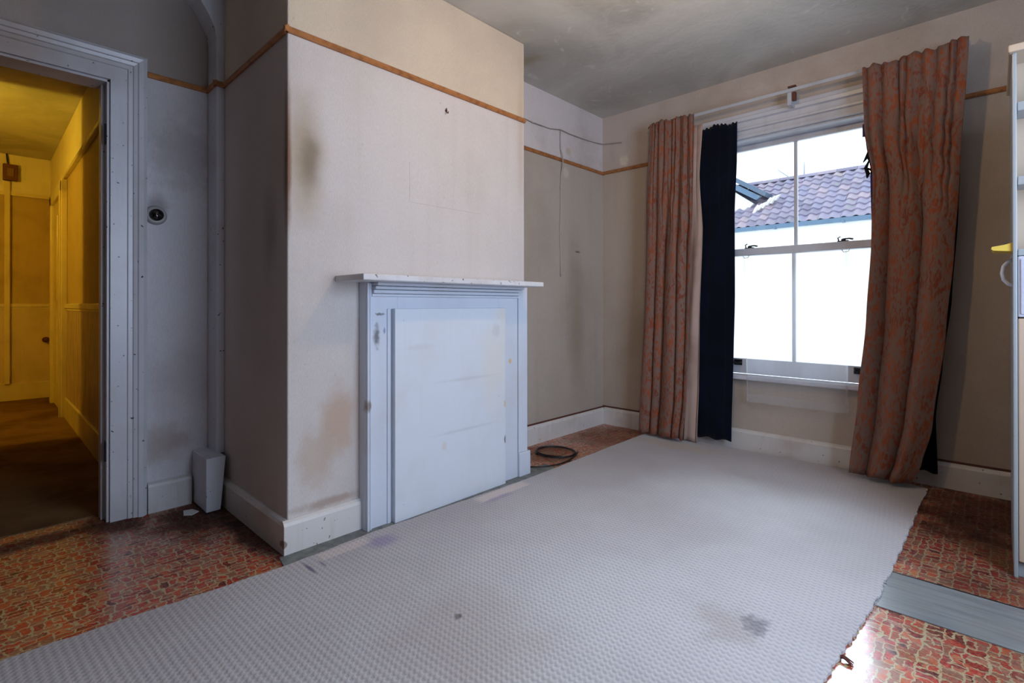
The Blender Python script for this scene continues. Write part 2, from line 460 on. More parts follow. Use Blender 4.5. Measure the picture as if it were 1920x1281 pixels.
M['brocade'] = cloth('orange_leaf_brocade', brocade, 0.14).m
M['lining'] = cloth('cream_lining', lambda m: m.mix(m.rng(m.noise(3, 4), .4, .7), (206, 180, 166), (178, 150, 138)), 0.25).m
M['navy'] = cloth('navy_cotton', lambda m: m.mix(m.rng(m.noise(4, 3), .4, .7), (7, 13, 32), (4, 8, 20)), 0.05).m
M['purple_lining'] = cloth('purple_torn_lining', lambda m: m.mix(m.rng(m.noise(6, 3), .4, .7), (96, 74, 130), (66, 48, 84)), 0.4).m
M['black_cloth'] = cloth('black_torn_cloth', lambda m: m.mix(m.noise(20, 3), (16, 18, 26), (34, 34, 44)), 0.05).m

m = Mat('net_voile', 0.9, 0.05)
uv = uvn(m)
tr = m.n('ShaderNodeBsdfTransparent'); tl = m.n('ShaderNodeBsdfTranslucent'); tl.inputs[0].default_value = lin((236, 240, 246)); m.col((236, 238, 244))
mx1 = m.n('ShaderNodeMixShader'); mx1.inputs[0].default_value = 0.55
m.nt.links.new(m.b.outputs[0], mx1.inputs[1]); m.nt.links.new(tl.outputs[0], mx1.inputs[2])
mx2 = m.n('ShaderNodeMixShader')
dens = m.rng(m.noise(1.0, 3, m.scale(uv, (9, 0.6, 1))), 0.3, 0.7, 0.20, 0.27)
m.lk(dens, mx2.inputs[0])
m.nt.links.new(tr.outputs[0], mx2.inputs[1]); m.nt.links.new(mx1.outputs[0], mx2.inputs[2]); m.nt.links.new(mx2.outputs[0], m.nt.nodes['Material Output'].inputs[0])
M['net'] = m.m

m = Mat('window_glass', 0.02, 0.5)
tr = m.n('ShaderNodeBsdfTransparent'); gl = m.n('ShaderNodeBsdfGlossy'); gl.inputs['Roughness'].default_value = 0.01
fr = m.n('ShaderNodeFresnel'); fr.inputs[0].default_value = 1.45
tr.inputs[0].default_value = (0.96, 0.98, 0.98, 1)
mx = m.n('ShaderNodeMixShader'); m.nt.links.new(fr.outputs[0], mx.inputs[0]); m.nt.links.new(tr.outputs[0], mx.inputs[1]); m.nt.links.new(gl.outputs[0], mx.inputs[2])
m.nt.links.new(mx.outputs[0], m.nt.nodes['Material Output'].inputs[0]); M['glass'] = m.m

M['sash'] = paint_mat('sash_paint', (206, 208, 216), 0.35, (150, 146, 150), 0.35)
M['black_metal'] = paint_mat('black_ironmongery', (26, 26, 30), 0.35, (50, 46, 44), 0.4)
M['bakelite'] = paint_mat('black_bakelite', (9, 9, 10), 0.12, (14, 12, 12), 0.2, spec=0.6, bump=0.02)
M['plate'] = paint_mat('pale_switch_plate', (170, 166, 164), 0.35, (110, 100, 96), 0.5)
M['metal_rail'] = paint_mat('grey_rail_metal', (188, 192, 200), 0.3, (150, 146, 148), 0.4)
M['brown_wood'] = paint_mat('brown_stained_wood', (96, 52, 40), 0.5, (60, 34, 28), 0.6)
M['cable_black'] = paint_mat('black_cable', (24, 20, 22), 0.45, (40, 32, 32), 0.3)
M['cable_wall'] = paint_mat('painted_cable', (184, 174, 164), 0.5, (150, 138, 126), 0.5)
M['cable_dark'] = paint_mat('grey_brown_cable', (158, 146, 138), 0.5, (84, 74, 68), 0.5)
M['paper_scrap'] = paint_mat('paper_scrap', (210, 208, 206), 0.8, (180, 176, 170), 0.3)
M['cab_side'] = paint_mat('cabinet_grey_white_paint', (158, 164, 168), 0.35, (170, 166, 158), 0.35)
M['cab_cream'] = paint_mat('cabinet_cream_paint', (196, 174, 152), 0.4, (188, 166, 142), 0.4)
M['cab_gloss'] = paint_mat('cabinet_reeded_gloss', (196, 198, 214), 0.06, (150, 144, 160), 0.4, spec=0.8, bump=0.9)
M['yellow'] = paint_mat('yellow_plastic', (222, 190, 84), 0.4, (200, 160, 60), 0.3)
M['handle_white'] = paint_mat('white_plastic_handle', (206, 212, 228), 0.2, (170, 172, 190), 0.3)

# hall
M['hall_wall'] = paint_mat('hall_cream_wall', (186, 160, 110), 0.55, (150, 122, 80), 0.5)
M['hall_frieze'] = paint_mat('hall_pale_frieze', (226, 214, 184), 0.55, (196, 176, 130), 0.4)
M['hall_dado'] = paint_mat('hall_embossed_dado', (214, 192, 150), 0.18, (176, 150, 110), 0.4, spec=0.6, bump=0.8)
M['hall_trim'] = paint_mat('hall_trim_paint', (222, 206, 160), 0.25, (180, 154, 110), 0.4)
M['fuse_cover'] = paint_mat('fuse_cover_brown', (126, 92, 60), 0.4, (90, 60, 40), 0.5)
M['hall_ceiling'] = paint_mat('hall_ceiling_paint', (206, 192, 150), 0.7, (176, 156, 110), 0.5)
m = Mat('hall_brown_carpet', 0.95, 0.05)
m.col(m.mix(m.rng(m.noise(3, 5), .35, .7), (128, 96, 64), (98, 70, 46))).bump(m.noise(200, 3), .4, .003); M['hall_carpet'] = m.m
m = Mat('hall_reeded_dado', 0.4, 0.4)
st = m.noise(1.0, 3, m.scale(m.P, (90, 90, 5)))
m.col(m.mix(m.rng(st, .35, .7), (204, 178, 160), (120, 98, 88))).bump(st, .6, .006); M['hall_reed'] = m.m

# outside
m = Mat('weathered_roof_tile', 0.7, 0.35)
oi = m.n('ShaderNodeObjectInfo')
c = m.ramp(oi.outputs['Random'], [(0, (132, 128, 152)), (0.3, (162, 154, 176)), (0.6, (148, 146, 174)), (1, (178, 162, 176))])
c = m.mix(m.math('MULTIPLY', m.rng(m.noise(7, 5), .55, .72), .5), c, (150, 168, 146))
m.col(c).bump(m.noise(40, 4), .3, .004); M['tile'] = m.m
M['render_wall'] = paint_mat('white_rendered_wall', (236, 236, 236), 0.8, (216, 216, 214), 0.3)
M['gutter'] = paint_mat('blue_grey_gutter', (96, 122, 150), 0.4, (70, 92, 118), 0.4)
M['lead'] = paint_mat('grey_lead_slate', (92, 110, 134), 0.6, (66, 80, 100), 0.6)
M['mortar_white'] = paint_mat('white_valley_mortar', (240, 240, 240), 0.8, (220, 220, 220), 0.3)
M['aerial'] = paint_mat('aerial_metal', (150, 166, 190), 0.4, (120, 130, 150), 0.3)

# ------------------------------------------------------------------ room shell
XD, XC, XA, YW, ZR, ZC = -2.975, -2.076, -2.427, 3.66, 2.117, 2.586
YC0, YC1 = 0.86, 2.283
XR, YB = 0.98, -1.5

struct('floor', B().box((XD-0.13, YB-0.1, -0.06), (XR+0.1, YW+0.22, 0.0)), M['vinyl'], 'red and cream brick-print vinyl floor of the empty room', 'floor')
struct('ceiling', B().box((-7.8, YB-0.2, ZC), (XR+0.2, YW+0.25, ZC+0.1)), M['ceiling'], 'smeared grey distempered ceiling', 'ceiling')
DY0, DY1, DZ = -0.40, 0.417, 2.045
struct('wall_left', B().box((XD-0.125, DY1, 0), (XD, YC0+0.02, ZC)).box((XD-0.125, DY0, DZ), (XD, DY1, ZC)).box((XD-0.125, YB, 0), (XD, DY0, ZC)),
       M['wall_left'], 'left wall with the doorway, papered grey-white', 'wall')
cb = struct('wall_chimney', B().box((XD, YC0, 0), (XC, YC1, ZC), 0.006), M['chimney'], 'chimney breast with stained off-white wallpaper', 'wall')
struct('wall_alcove', B().box((XD, YC1, 0), (XA, YW+0.22, ZC)), M['wall_alcove'], 'beige alcove wall right of the chimney breast', 'wall')
WX0, WX1, WZ0, WZ1 = -1.52, -0.44, 0.50, 2.15
struct('wall_window', B().box((XA, YW, 0), (WX0, YW+0.22, ZC)).box((WX1, YW, 0), (XR, YW+0.22, ZC)).box((WX0, YW, 0), (WX1, YW+0.22, WZ0)).box((WX0, YW, WZ1), (WX1, YW+0.22, ZC)),
       M['wall_window'], 'beige papered wall around the sash window', 'wall')
struct('wall_right', B().box((XR, YB, 0), (XR+0.12, 0.85, ZC)).box((XR, 2.15, 0), (XR+0.12, YW, ZC)).box((XR, 0.85, 0), (XR+0.12, 2.15, 0.66)).box((XR, 0.85, 2.2), (XR+0.12, 2.15, ZC)),
       M['plain_wall'], 'right wall with a second window opening beside the camera', 'wall')
struct('wall_rear', B().box((XD, YB-0.12, 0), (XR, YB, ZC)), M['plain_wall'], 'plain papered wall behind the camera', 'wall')

# raised paper patch on the chimney breast (papered-over opening)
pb = B(); pb.box((XC-0.001, 1.45, 1.505), (XC+0.0016, 1.93, 1.70), 0.03, 4)
pb.build('paper_patch', M['chimney'], cb)

# baseboards


def base_profile(b, axis, a0, a1, face, sign, h=0.13, t=0.022):
    p = [(face, 0), (face+sign*t, 0), (face+sign*t, h-0.02), (face+sign*(t-0.006), h-0.008), (face+sign*0.006, h), (face, h)]
    if axis == 'y':     # runs along y, profile in (x,z)
        b.prism(p, 'y', a0, a1)
    else:
        b.prism(p, 'x', a0, a1)
    return b


struct('baseboard_chimney', base_profile(base_profile(B(), 'y', YC0-0.022, 1.178, XC, 1, 0.135), 'x', -2.9, XC-0.0002, YC0, -1, 0.134), M['baseboard'],
       'chipped white skirting wrapping the chimney breast corner', 'skirting')
struct('baseboard_left', base_profile(B(), 'y', 0.56, 0.742, XD, 1, 0.145, 0.03), M['dirty_paint'], 'dirty white skirting between doorway and pipe box', 'skirting')
struct('baseboard_alcove', base_profile(B(), 'y', YC1, YW, XA, 1, 0.135), M['baseboard'], 'grey-white skirting of the right alcove', 'skirting')
struct('baseboard_window', base_profile(B(), 'x', XA+0.022, XR, YW, -1, 0.14), M['baseboard'], 'white skirting under the window', 'skirting')
# dark gap line above skirtings, drawn as a thin brown strip
struct('trim_1', B().box((XA, YC1, 0.135), (XA+0.008, YW, 0.147), 0.002).box((XA, YW-0.008, 0.14), (WX0-0.1, YW, 0.152), 0.002).box((-0.3, YW-0.008, 0.14), (XR, YW, 0.152), 0.002), M['brown_wood'],
       'thin brown strip along the top of the alcove skirting', 'trim')

# picture rails


def rail(name, segs, label):
    b = B()
    for (axis, a0, a1, face, sg) in segs:
        h = 0.0135; t = 0.016
        p = [(face, ZR-h), (face+sg*t*0.6, ZR-h), (face+sg*t, ZR-h*0.4), (face+sg*t*0.8, ZR+h*0.5), (face+sg*t*0.4, ZR+h), (face, ZR+h)]
        b.prism(p, axis, a0, a1)
    return struct(name, b, M['rail'], label, 'picture rail')


rail('trim_2', [('y', YC0-0.016, YC1, XC, 1), ('x', -2.84, XC+0.016, YC0, -1)], 'ochre picture rail around the chimney breast')
rail('trim_3', [('y', 0.56, 0.822, XD, 1), ('x', XD, -2.824, 0.822, -1), ('y', 0.806, YC0, -2.84, 1)], 'ochre picture rail beside the doorway stepping round the pipe boxing')
rail('trim_4', [('y', YC1, YW, XA, 1), ('x', XA, -1.52, YW, -1)], 'ochre picture rail across the right alcove')
rail('trim_5', [('x', -0.40, XR, YW, -1)], 'ochre picture rail stub right of the window')

# ------------------------------------------------------------------ doorway (left)
dr = thing('door_1', (XD, (DY0+DY1)/2, 0), 'doorway with chipped white moulded casing, open to the yellow hall', 'doorway', kind='structure')


def casing_profile(u0, sgn):
    # (distance from the opening, projection)
    return [(0.0, 0.0), (0.0, 0.018), (0.062, 0.018), (0.066, 0.024), (0.082, 0.024), (0.086, 0.030), (0.100, 0.034), (0.104, 0.040), (0.122, 0.044), (0.130, 0.036), (0.138, 0.030), (0.138, 0.0)]


pr_ = casing_profile(0, 1)
# right jamb of casing: y grows outwards


def mitred(prof, ends, fn, name):
    """sweep a profile between two ends; ends(u) give the mitred end for a profile point at distance u"""
    bb = B()
    A = [bb.bm.verts.new(fn(u, p, ends[0](u))) for (u, p) in prof]; Z = [bb.bm.verts.new(fn(u, p, ends[1](u))) for (u, p) in prof]
    bb.bm.faces.new(A); bb.bm.faces.new(list(reversed(Z)))
    for i in range(len(prof)):
        k = (i+1) % len(prof); bb.bm.faces.new((A[i], Z[i], Z[k], A[k]))
    return bb.build(name, M['casing'], dr)


mitred(pr_, (lambda u: 0, lambda u: DZ+u), lambda u, p, t: (XD+p, DY1+u, t), 'door_casing')
mitred(pr_, (lambda u: 0, lambda u: DZ+u), lambda u, p, t: (XD+p, DY0-u, t), 'door_casing')
mitred(pr_, (lambda u: DY0-u, lambda u: DY1+u), lambda u, p, t: (XD+p, t, DZ+u), 'door_casing')
B().box((XD-0.13, DY1-0.012, 0), (XD+0.004, DY1+0.0, DZ), 0.002).build('door_jamb', M['casing'], dr)
B().box((XD-0.13, DY0, 0), (XD+0.004, DY0+0.012, DZ), 0.002).build('door_jamb', M['casing'], dr)
B().box((XD-0.13, DY0, DZ-0.012), (XD+0.004, DY1, DZ), 0.002).build('door_head', M['casing'], dr)
B().box((XD-0.11, DY1-0.026, 0), (XD-0.05, DY1-0.012, DZ-0.012), 0.002).build('door_stop', M['casing'], dr)
for z in (0.28, 1.75):
    B().box((XD-0.045, DY1-0.0145, z), (XD-0.008, DY1-0.0115, z+0.09), 0.001).tube([(XD-0.004, DY1-0.016, z), (XD-0.004, DY1-0.016, z+0.09)], 0.004).build('hinge', M['black_metal'], dr)

# ------------------------------------------------------------------ hall beyond the doorway
HX, HY, HYL = -7.5, 0.545, -1.3
struct('floor_hall', B().box((HX-0.1, HYL-0.1, -0.06), (XD-0.128, 0.75, 0.004)), M['hall_carpet'], 'worn brown carpet on the hall floor', 'floor')
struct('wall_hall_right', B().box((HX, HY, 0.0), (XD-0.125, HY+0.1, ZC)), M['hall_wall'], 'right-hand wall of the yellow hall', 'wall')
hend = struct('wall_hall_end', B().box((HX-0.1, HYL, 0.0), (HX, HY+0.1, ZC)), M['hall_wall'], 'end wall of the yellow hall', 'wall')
struct('wall_hall_left', B().box((HX, HYL-0.1, 0.0), (XD-0.125, HYL, ZC)).box((-5.14, HYL, 0), (-5.08, -0.30, ZC)), M['hall_wall'], 'left side of the hall with an added nib blocking the lamp light', 'wall')  # unseen nib added to cut the landing lamp's light
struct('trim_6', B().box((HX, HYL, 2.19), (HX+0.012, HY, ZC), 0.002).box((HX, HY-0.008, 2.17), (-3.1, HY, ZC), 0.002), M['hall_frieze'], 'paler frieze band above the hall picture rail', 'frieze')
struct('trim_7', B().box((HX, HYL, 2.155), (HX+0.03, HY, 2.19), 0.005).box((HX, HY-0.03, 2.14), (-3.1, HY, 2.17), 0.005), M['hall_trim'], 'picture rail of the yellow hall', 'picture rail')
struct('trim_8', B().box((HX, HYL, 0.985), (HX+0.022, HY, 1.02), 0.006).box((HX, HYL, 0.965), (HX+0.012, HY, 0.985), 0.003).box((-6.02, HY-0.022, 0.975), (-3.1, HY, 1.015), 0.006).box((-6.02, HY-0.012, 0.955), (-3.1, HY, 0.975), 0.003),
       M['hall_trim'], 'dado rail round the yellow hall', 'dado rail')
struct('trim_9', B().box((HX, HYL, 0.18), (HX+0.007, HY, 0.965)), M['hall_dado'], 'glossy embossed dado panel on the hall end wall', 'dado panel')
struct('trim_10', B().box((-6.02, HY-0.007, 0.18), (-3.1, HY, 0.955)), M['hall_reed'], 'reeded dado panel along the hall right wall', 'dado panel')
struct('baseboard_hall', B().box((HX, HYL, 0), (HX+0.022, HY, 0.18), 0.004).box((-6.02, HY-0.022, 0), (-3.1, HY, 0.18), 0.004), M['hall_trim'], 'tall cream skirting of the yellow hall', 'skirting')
d2 = thing('door_2', (-6.6, HY, 0), 'closed cream door in the far right wall of the hall', 'door', kind='structure')
B().box((-6.13, HY-0.045, 0), (-6.02, HY, 2.12), 0.006).box((-6.10, HY-0.055, 0), (-6.05, HY-0.045, 2.12), 0.004).build('door_casing', M['hall_trim'], d2)
B().box((-7.1, HY-0.045, 0), (-6.99, HY, 2.12), 0.006).build('door_casing', M['hall_trim'], d2)
B().box((-7.1, HY-0.045, 2.02), (-6.02, HY, 2.13), 0.006).build('door_casing', M['hall_trim'], d2)
dd = B().box((-6.99, HY-0.02, 0.01), (-6.13, HY-0.001, 2.02), 0.004)
for (x0, x1) in ((-6.9, -6.6), (-6.52, -6.22)):
    for (z0, z1) in ((0.25, 0.9), (1.05, 1.88)): dd.box((x0, HY-0.026, z0), (x1, HY-0.018, z1), 0.006)
dl = dd.build('door_leaf', M['hall_trim'], d2)
bt = B().box((HX+0.0, 0.178, 0.18), (HX+0.045, 0.222, 2.30), 0.006).build('wall_conduit', M['hall_trim'], None, label='narrow boxed conduit running down the hall end wall below the fuse box', cat='conduit')
fb = thing('fuse_box', (HX, 0.22, 2.31), 'small dark brown fuse box high on the hall end wall', 'fuse box')
B().box((HX+0.012, 0.165, 2.305), (HX+0.07, 0.28, 2.475), 0.008).build('box_body', M['brown_wood'], fb)
B().box((HX+0.07, 0.195, 2.34), (HX+0.082, 0.25, 2.43), 0.005).build('cover_plate', M['fuse_cover'], fb)
B().tube([(HX+0.03, 0.205, 2.475), (HX+0.03, 0.20, 2.53), (HX+0.03, 0.195, ZC)], 0.008).build('cable', M['cable_black'], fb)
B().lathe((HX+0.007, 0.50, 0.63), (1, 0, 0), [(0, 0), (0.03, 0), (0.03, 0.006), (0.010, 0.008), (0.010, 0.03), (0.024, 0.036), (0.026, 0.048), (0.016, 0.058), (0, 0.06)], 20).build('knob', M['brown_wood'], hend, True)

# ------------------------------------------------------------------ pipe boxing in the left alcove
struct('trim_11', B().box((XD, 0.822, 0.255), (-2.84, YC0, 2.35), 0.003)
       .prism([(0.822, 2.35), (0.815, 2.40), (0.79, 2.45), (0.745, 2.52), (0.69, ZC), (YC0, ZC), (YC0, 2.35)], 'x', XD, -2.84),
       M['boxing'], 'narrow white pipe boxing in the alcove corner, flaring at the ceiling', 'pipe boxing')
bx = B().box((XD, 0.752, 0.004), (-2.745, 0.838, 0.262), 0.004)
bo = bx.build('pipe_base_box', M['boxing'], None, label='scuffed white wooden box standing at the foot of the pipe boxing', cat='box')
for v in bo.data.vertices:      # the front leans and narrows a little towards its foot
    if v.co.y > 0.80 and v.co.z < 0.1: v.co.y -= 0.022
B().box((-2.86, 0.842, 0.0), (-2.80, 0.852, 0.13), 0.003).build('skirting_offcut', M['white_gloss'], None, label='short white skirting offcut wedged behind the pipe base box', cat='offcut')
sc = B(); sc.prism([(-2.86, 0.685), (-2.80, 0.672), (-2.775, 0.70), (-2.80, 0.735), (-2.85, 0.72)], 'z', 0.001, 0.005)
sc.build('paper_scrap', M['paper_scrap'], None, label='torn white scrap lying on the floor beside the pipe base box', cat='scrap')

# ------------------------------------------------------------------ round switch beside the door
sw = thing('round_switch', (XD, 0.594, 1.44), 'round black switch on a pale ring beside the doorway', 'switch')
B().lathe((XD, 0.594, 1.44), (1, 0, 0), [(0, 0), (0.046, 0), (0.046, 0.010), (0.040, 0.016), (0.034, 0.018), (0.030, 0.018), (0.0, 0.018)], 40).build('back_plate', M['plate'], sw, True)
dome = B().lathe((XD+0.018, 0.594, 1.44), (1, 0, 0), [(0.029, 0), (0.029, 0.012), (0.027, 0.018), (0.020, 0.023), (0.010, 0.026), (0, 0.0265)], 40).build('switch_dome', M['bakelite'], sw, True)
B().tube([(XD+0.040, 0.594, 1.44), (XD+0.058, 0.604, 1.432)], [0.005, 0.007], 12).build('toggle', M['bakelite'], dome, True)

# ------------------------------------------------------------------ fireplace surround
fs = thing('fireplace_surround', (XC, 1.71, 0), 'white painted fireplace surround boarded over, with a thin mantel shelf', 'fireplace')
SX = -2.022
B().box((XC, 1.178, 0), (SX, 1.345, 1.104), 0.003).build('jamb', M['surround'], fs)
B().box((SX-0.002, 1.180, 0), (SX+0.016, 1.192, 1.10), 0.004).box((SX-0.002, 1.196, 0), (SX+0.010, 1.205, 1.10), 0.003).build('edge_bead', M['surround'], fs)
B().box((XC, 2.01, 0), (SX, 2.165, 1.104), 0.003).build('jamb', M['surround'], fs)
B().box((XC, 2.168, 0.14), (SX+0.004, 2.245, 1.104), 0.003).build('pilaster', M['surround'], fs)
B().box((XC, 2.166, 0.0), (SX+0.014, 2.262, 0.14), 0.005).build('plinth_block', M['surround'], fs)
B().box((XC, 1.345, 0.97), (SX, 2.01, 1.104), 0.003).build('frieze_board', M['surround'], fs)
mo = B()
for (x, z0, z1) in ((0.012, 1.040, 1.052), (0.026, 1.054, 1.070), (0.042, 1.072, 1.086), (0.060, 1.088, 1.103)):
    mo.box((SX-0.002, 1.206, z0), (SX+x, 2.160, z1), 0.004)
mo.build('bed_moulding', M['surround'], fs)
B().box((XC, 1.064, 1.103), (-1.840, 2.185, 1.129), 0.004).build('mantel_shelf', M['shelf'], fs)
bd = B().box((SX+0.001, 1.312, 0.002), (-1.992, 2.035, 0.985), 0.004)
bd.build('cover_board', M['board'], fs)
B().box((SX-0.002, 1.288, 0.0), (SX+0.006, 1.304, 0.985), 0.003).build('cover_batten', M['surround'], fs)
for (y, z) in ((1.36, 0.93), (1.36, 0.08), (1.98, 0.93), (1.98, 0.5)):
    B().lathe((-1.993, y, z), (1, 0, 0), [(0.005, 0), (0.004, 0.0022), (0, 0.003)], 10).build('nail_head', M['board'], fs, True)
hk = B(); hk.lathe((XC, 1.676, 2.013), (1, 0, 0), [(0, 0), (0.006, 0), (0.005, 0.006), (0, 0.007)], 10).tube([(XC+0.006, 1.676, 2.024), (XC+0.010, 1.676, 2.0), (XC+0.018, 1.676, 1.995), (XC+0.022, 1.676, 2.004)], 0.0028, 6)
hk.build('picture_hook', M['brown_wood'], None, label='small dark picture hook high on the chimney breast', cat='hook')
struct('trim_12', B().prism([(XC+0.02, YC0-0.04), (-1.945, YC0-0.06), (-1.93, 2.42), (-2.05, 2.46), (-2.10, 2.30), (XC+0.02, 2.26)], 'z', 0.0005, 0.003),
       M['hearth'], 'grey hearth strip along the foot of the fireplace', 'hearth')

# ------------------------------------------------------------------ carpet, lino strip
edge = []


def run(p, q, n, j):
    for i in range(n):
        t = i/n
        a = Vector((p[0]+(q[0]-p[0])*t, p[1]+(q[1]-p[1])*t))
        d = Vector((q[0]-p[0], q[1]-p[1])).normalized(); nr = Vector((-d.y, d.x))
        edge.append(a + nr*R.uniform(-j, j))


run((-2.03, -0.9), (-2.017, 0.04), 10, .003); run((-2.017, 0.04), (-1.962, 0.80), 20, .004); run((-1.962, 0.80), (-1.978, 1.2), 10, .003)
run((-1.978, 1.2), (-1.945, 2.13), 20, .003); run((-1.945, 2.13), (-1.972, 3.55), 20, .003)
run((-1.972, 3.55), (-1.55, 3.60), 10, .003); run((-1.55, 3.60), (-0.62, 3.62), 14, .003); run((-0.62, 3.62), (-0.275, 3.53), 8, .003)
run((-0.275, 3.53), (-0.291, 2.347), 60, .004); run((-0.291, 2.347), (-0.299, 2.06), 20, .005); run((-0.299, 2.06), (-0.335, 1.544), 40, .004)
run((-0.335, 1.544), (-0.42, -0.9), 40, .006)
cp = thing('carpet', (-1.1, 1.5, 0), 'worn beige loop-pile carpet laid over the vinyl floor', 'carpet')
b = B()
top = [b.bm.verts.new((p.x, p.y, 0.010)) for p in edge]; bot = [b.bm.verts.new((p.x, p.y, 0.001)) for p in edge]
b.bm.faces.new(top)
for i in range(len(edge)):
    k = (i+1) % len(edge); b.bm.faces.new((top[i], top[k], bot[k], bot[i]))
bmesh.ops.triangulate(b.bm, faces=[f for f in b.bm.faces if len(f.verts) > 4])
b.build('carpet_sheet', M['carpet'], cp)
fr_ = B()
for i in range(150):
    y = R.uniform(1.45, 3.0); x = -0.30 - (0.05*(2.06-y)/0.52 if y < 2.06 else -0.01*(y-2.06)/1.4)
    l = R.uniform(0.004, 0.013); a = R.uniform(-0.9, 0.9)
    fr_.tube([(x-0.004, y, 0.006), (x+l*0.6*math.cos(a), y+l*0.5*math.sin(a), 0.007), (x+l*math.cos(a), y+l*math.sin(a), 0.003)], 0.0011, 4, False)
fr_.build('frayed_edge', M['carpet'], cp, kind='stuff')
tf = B()
for i in range(9):
    y = 1.675+R.gauss(0, 0.004); x = -0.325+R.gauss(0, 0.004); a = R.uniform(-1, 1)
    tf.tube([(x, y, 0.008), (x+0.012, y+0.004*a, 0.012), (x+0.03, y-0.004+0.008*a, 0.005)], 0.0016, 5, False)
tf.build('loose_tuft', M['brown_wood'], cp)
gs = B(); gs.prism([(-0.34, 2.055), (XR-0.1, 2.085), (XR-0.1, 2.37), (-0.34, 2.352)], 'z', 0.0006, 0.0035)
gs.build('lino_strip', M['grey_lino'], None, label='plain grey lino strip laid across the vinyl right of the carpet', cat='lino strip')
db = B(); db.prism([(-0.30, 2.352), (XR-0.1, 2.370), (XR-0.1, 2.378), (-0.30, 2.360)], 'z', 0.0006, 0.004)
db.build('lino_edge', M['black_metal'], None, label='thin dark seam strip along the far edge of the grey lino', cat='seam strip')

# black cable coil by the hearth
cc = thing('cable_coil', (-2.16, 2.66, 0), 'black cable coiled in loops on the alcove floor beside the chimney breast', 'cable')
pts = []
for i in range(150):
    a = i/150*2*PI*2.35 + 2.2
    rr = 0.135 + 0.010*math.sin(i*0.13); cx = -2.165 + 0.012*math.sin(i*0.05); cy = 2.69 + 0.010*math.cos(i*0.07)
    pts.append((cx + rr*1.0*math.cos(a), cy + rr*0.95*math.sin(a), 0.006 + 0.004*(i % 50)/50*2))
B().tube(pts, 0.0045, 8).build('coil', M['cable_black'], cc, True)
pts = [(-2.23, 2.31, 0.005), (-2.09, 2.335, 0.005), (-2.02, 2.40, 0.005), (-1.985, 2.50, 0.006), (-1.985, 2.60, 0.006), (-2.02, 2.72, 0.007), (-2.06, 2.80, 0.008)]
sp_ = []
for i in range(len(pts)-1):
    for k in range(6):
        t = k/6; sp_.append(Vector(pts[i]).lerp(Vector(pts[i+1]), t))
sp_.append(Vector(pts[-1]))
for _ in range(3):
    sp_ = [sp_[0]] + [(sp_[i-1]+sp_[i]*2+sp_[i+1])/4 for i in range(1, len(sp_)-1)] + [sp_[-1]]
B().tube(sp_, 0.005, 8).build('tail', M['cable_black'], cc, True)

# wall cables in the alcove
wc = thing('wall_cable', (XA, 3.05, 2.3), 'thin cable sagging across the alcove above the picture rail', 'cable')
pts = [(XA+0.006, YC1+0.01, 2.352), (XA+0.006, 2.55, 2.330), (XA+0.006, 2.75, 2.316), (XA+0.006, 2.95, 2.322), (XA+0.006, 3.08, 2.345), (XA+0.006, 3.2, 2.34), (XA+0.006, 3.35, 2.342), (XA+0.006, 3.5, 2.35), (XA+0.008, 3.64, 2.362), (XA+0.03, YW-0.007, 2.362), (-2.33, YW-0.006, 2.352), (-2.24, YW-0.006, 2.34)]
B().tube(pts, 0.0042, 8).build('long_run', M['cable_dark'], wc, True)
pts = [(XA+0.006, 3.075, 2.35)] + [(XA+0.006+(0.016 if abs(z-ZR) < 0.04 else 0), 3.075+0.006*math.sin(z*7)+0.004*math.sin(z*19), z) for z in [2.3, 2.2, 2.15, 2.117, 2.08, 2.0, 1.9, 1.8, 1.7, 1.6, 1.5, 1.4, 1.3, 1.22]]
B().tube(pts, 0.0040, 8).build('drop', M['cable_wall'], wc, True)
for (y, z) in ((3.075, 2.345), (2.75, 2.316), (3.075, 1.9), (3.08, 1.55)):
    B().box((XA, y-0.009, z-0.004), (XA+0.013, y+0.009, z+0.004), 0.002).build('clip', M['cable_wall'], wc)

# ------------------------------------------------------------------ window
wn = thing('window_1', (-0.98, YW+0.1, WZ0), 'white two-over-two sash window above the skirting', 'window', kind='structure')
ar = B()
# moulded architrave: (distance from opening, projection)
ap = [(0, 0), (0, 0.026), (0.016, 0.030), (0.022, 0.010), (0.052, 0.010), (0.057, 0.026), (0.070, 0.028), (0.076, 0.014), (0.112, 0.014), (0.118, 0.032), (0.140, 0.036), (0.146, 0.026), (0.170, 0.024), (0.176, 0.0)]
B().prism([(YW-p, WZ1+u) for (u, p) in ap], 'x', WX0-0.17, WX1+0.17).build('architrave_head', M['sash'], wn)
apn = [(u*0.6, p) for (u, p) in ap]
B().prism([(WX0-u, YW-p) for (u, p) in apn], 'z', WZ0, WZ1).build('architrave_side', M['sash'], wn)
B().prism([(WX1+u, YW-p) for (u, p) in apn], 'z', WZ0, WZ1).build('architrave_side', M['sash'], wn)
B().box((WX0, YW, WZ0), (WX0+0.03, YW+0.2, WZ1), 0.003).build('lining', M['sash'], wn)
B().box((WX1-0.03, YW, WZ0), (WX1, YW+0.2, WZ1), 0.003).build('lining', M['sash'], wn)
B().box((WX0, YW, WZ1-0.012), (WX1, YW+0.2, WZ1), 0.003).build('lining', M['sash'], wn)
B().box((WX0-0.05, YW-0.050, WZ0-0.012), (WX1+0.05, YW+0.06, WZ0+0.018), 0.006).build('sill_board', M['sash'], wn)
B().box((WX0, YW+0.06, WZ0-0.03), (WX1, YW+0.28, WZ0+0.008), 0.006).build('outer_sill', M['sash'], wn)


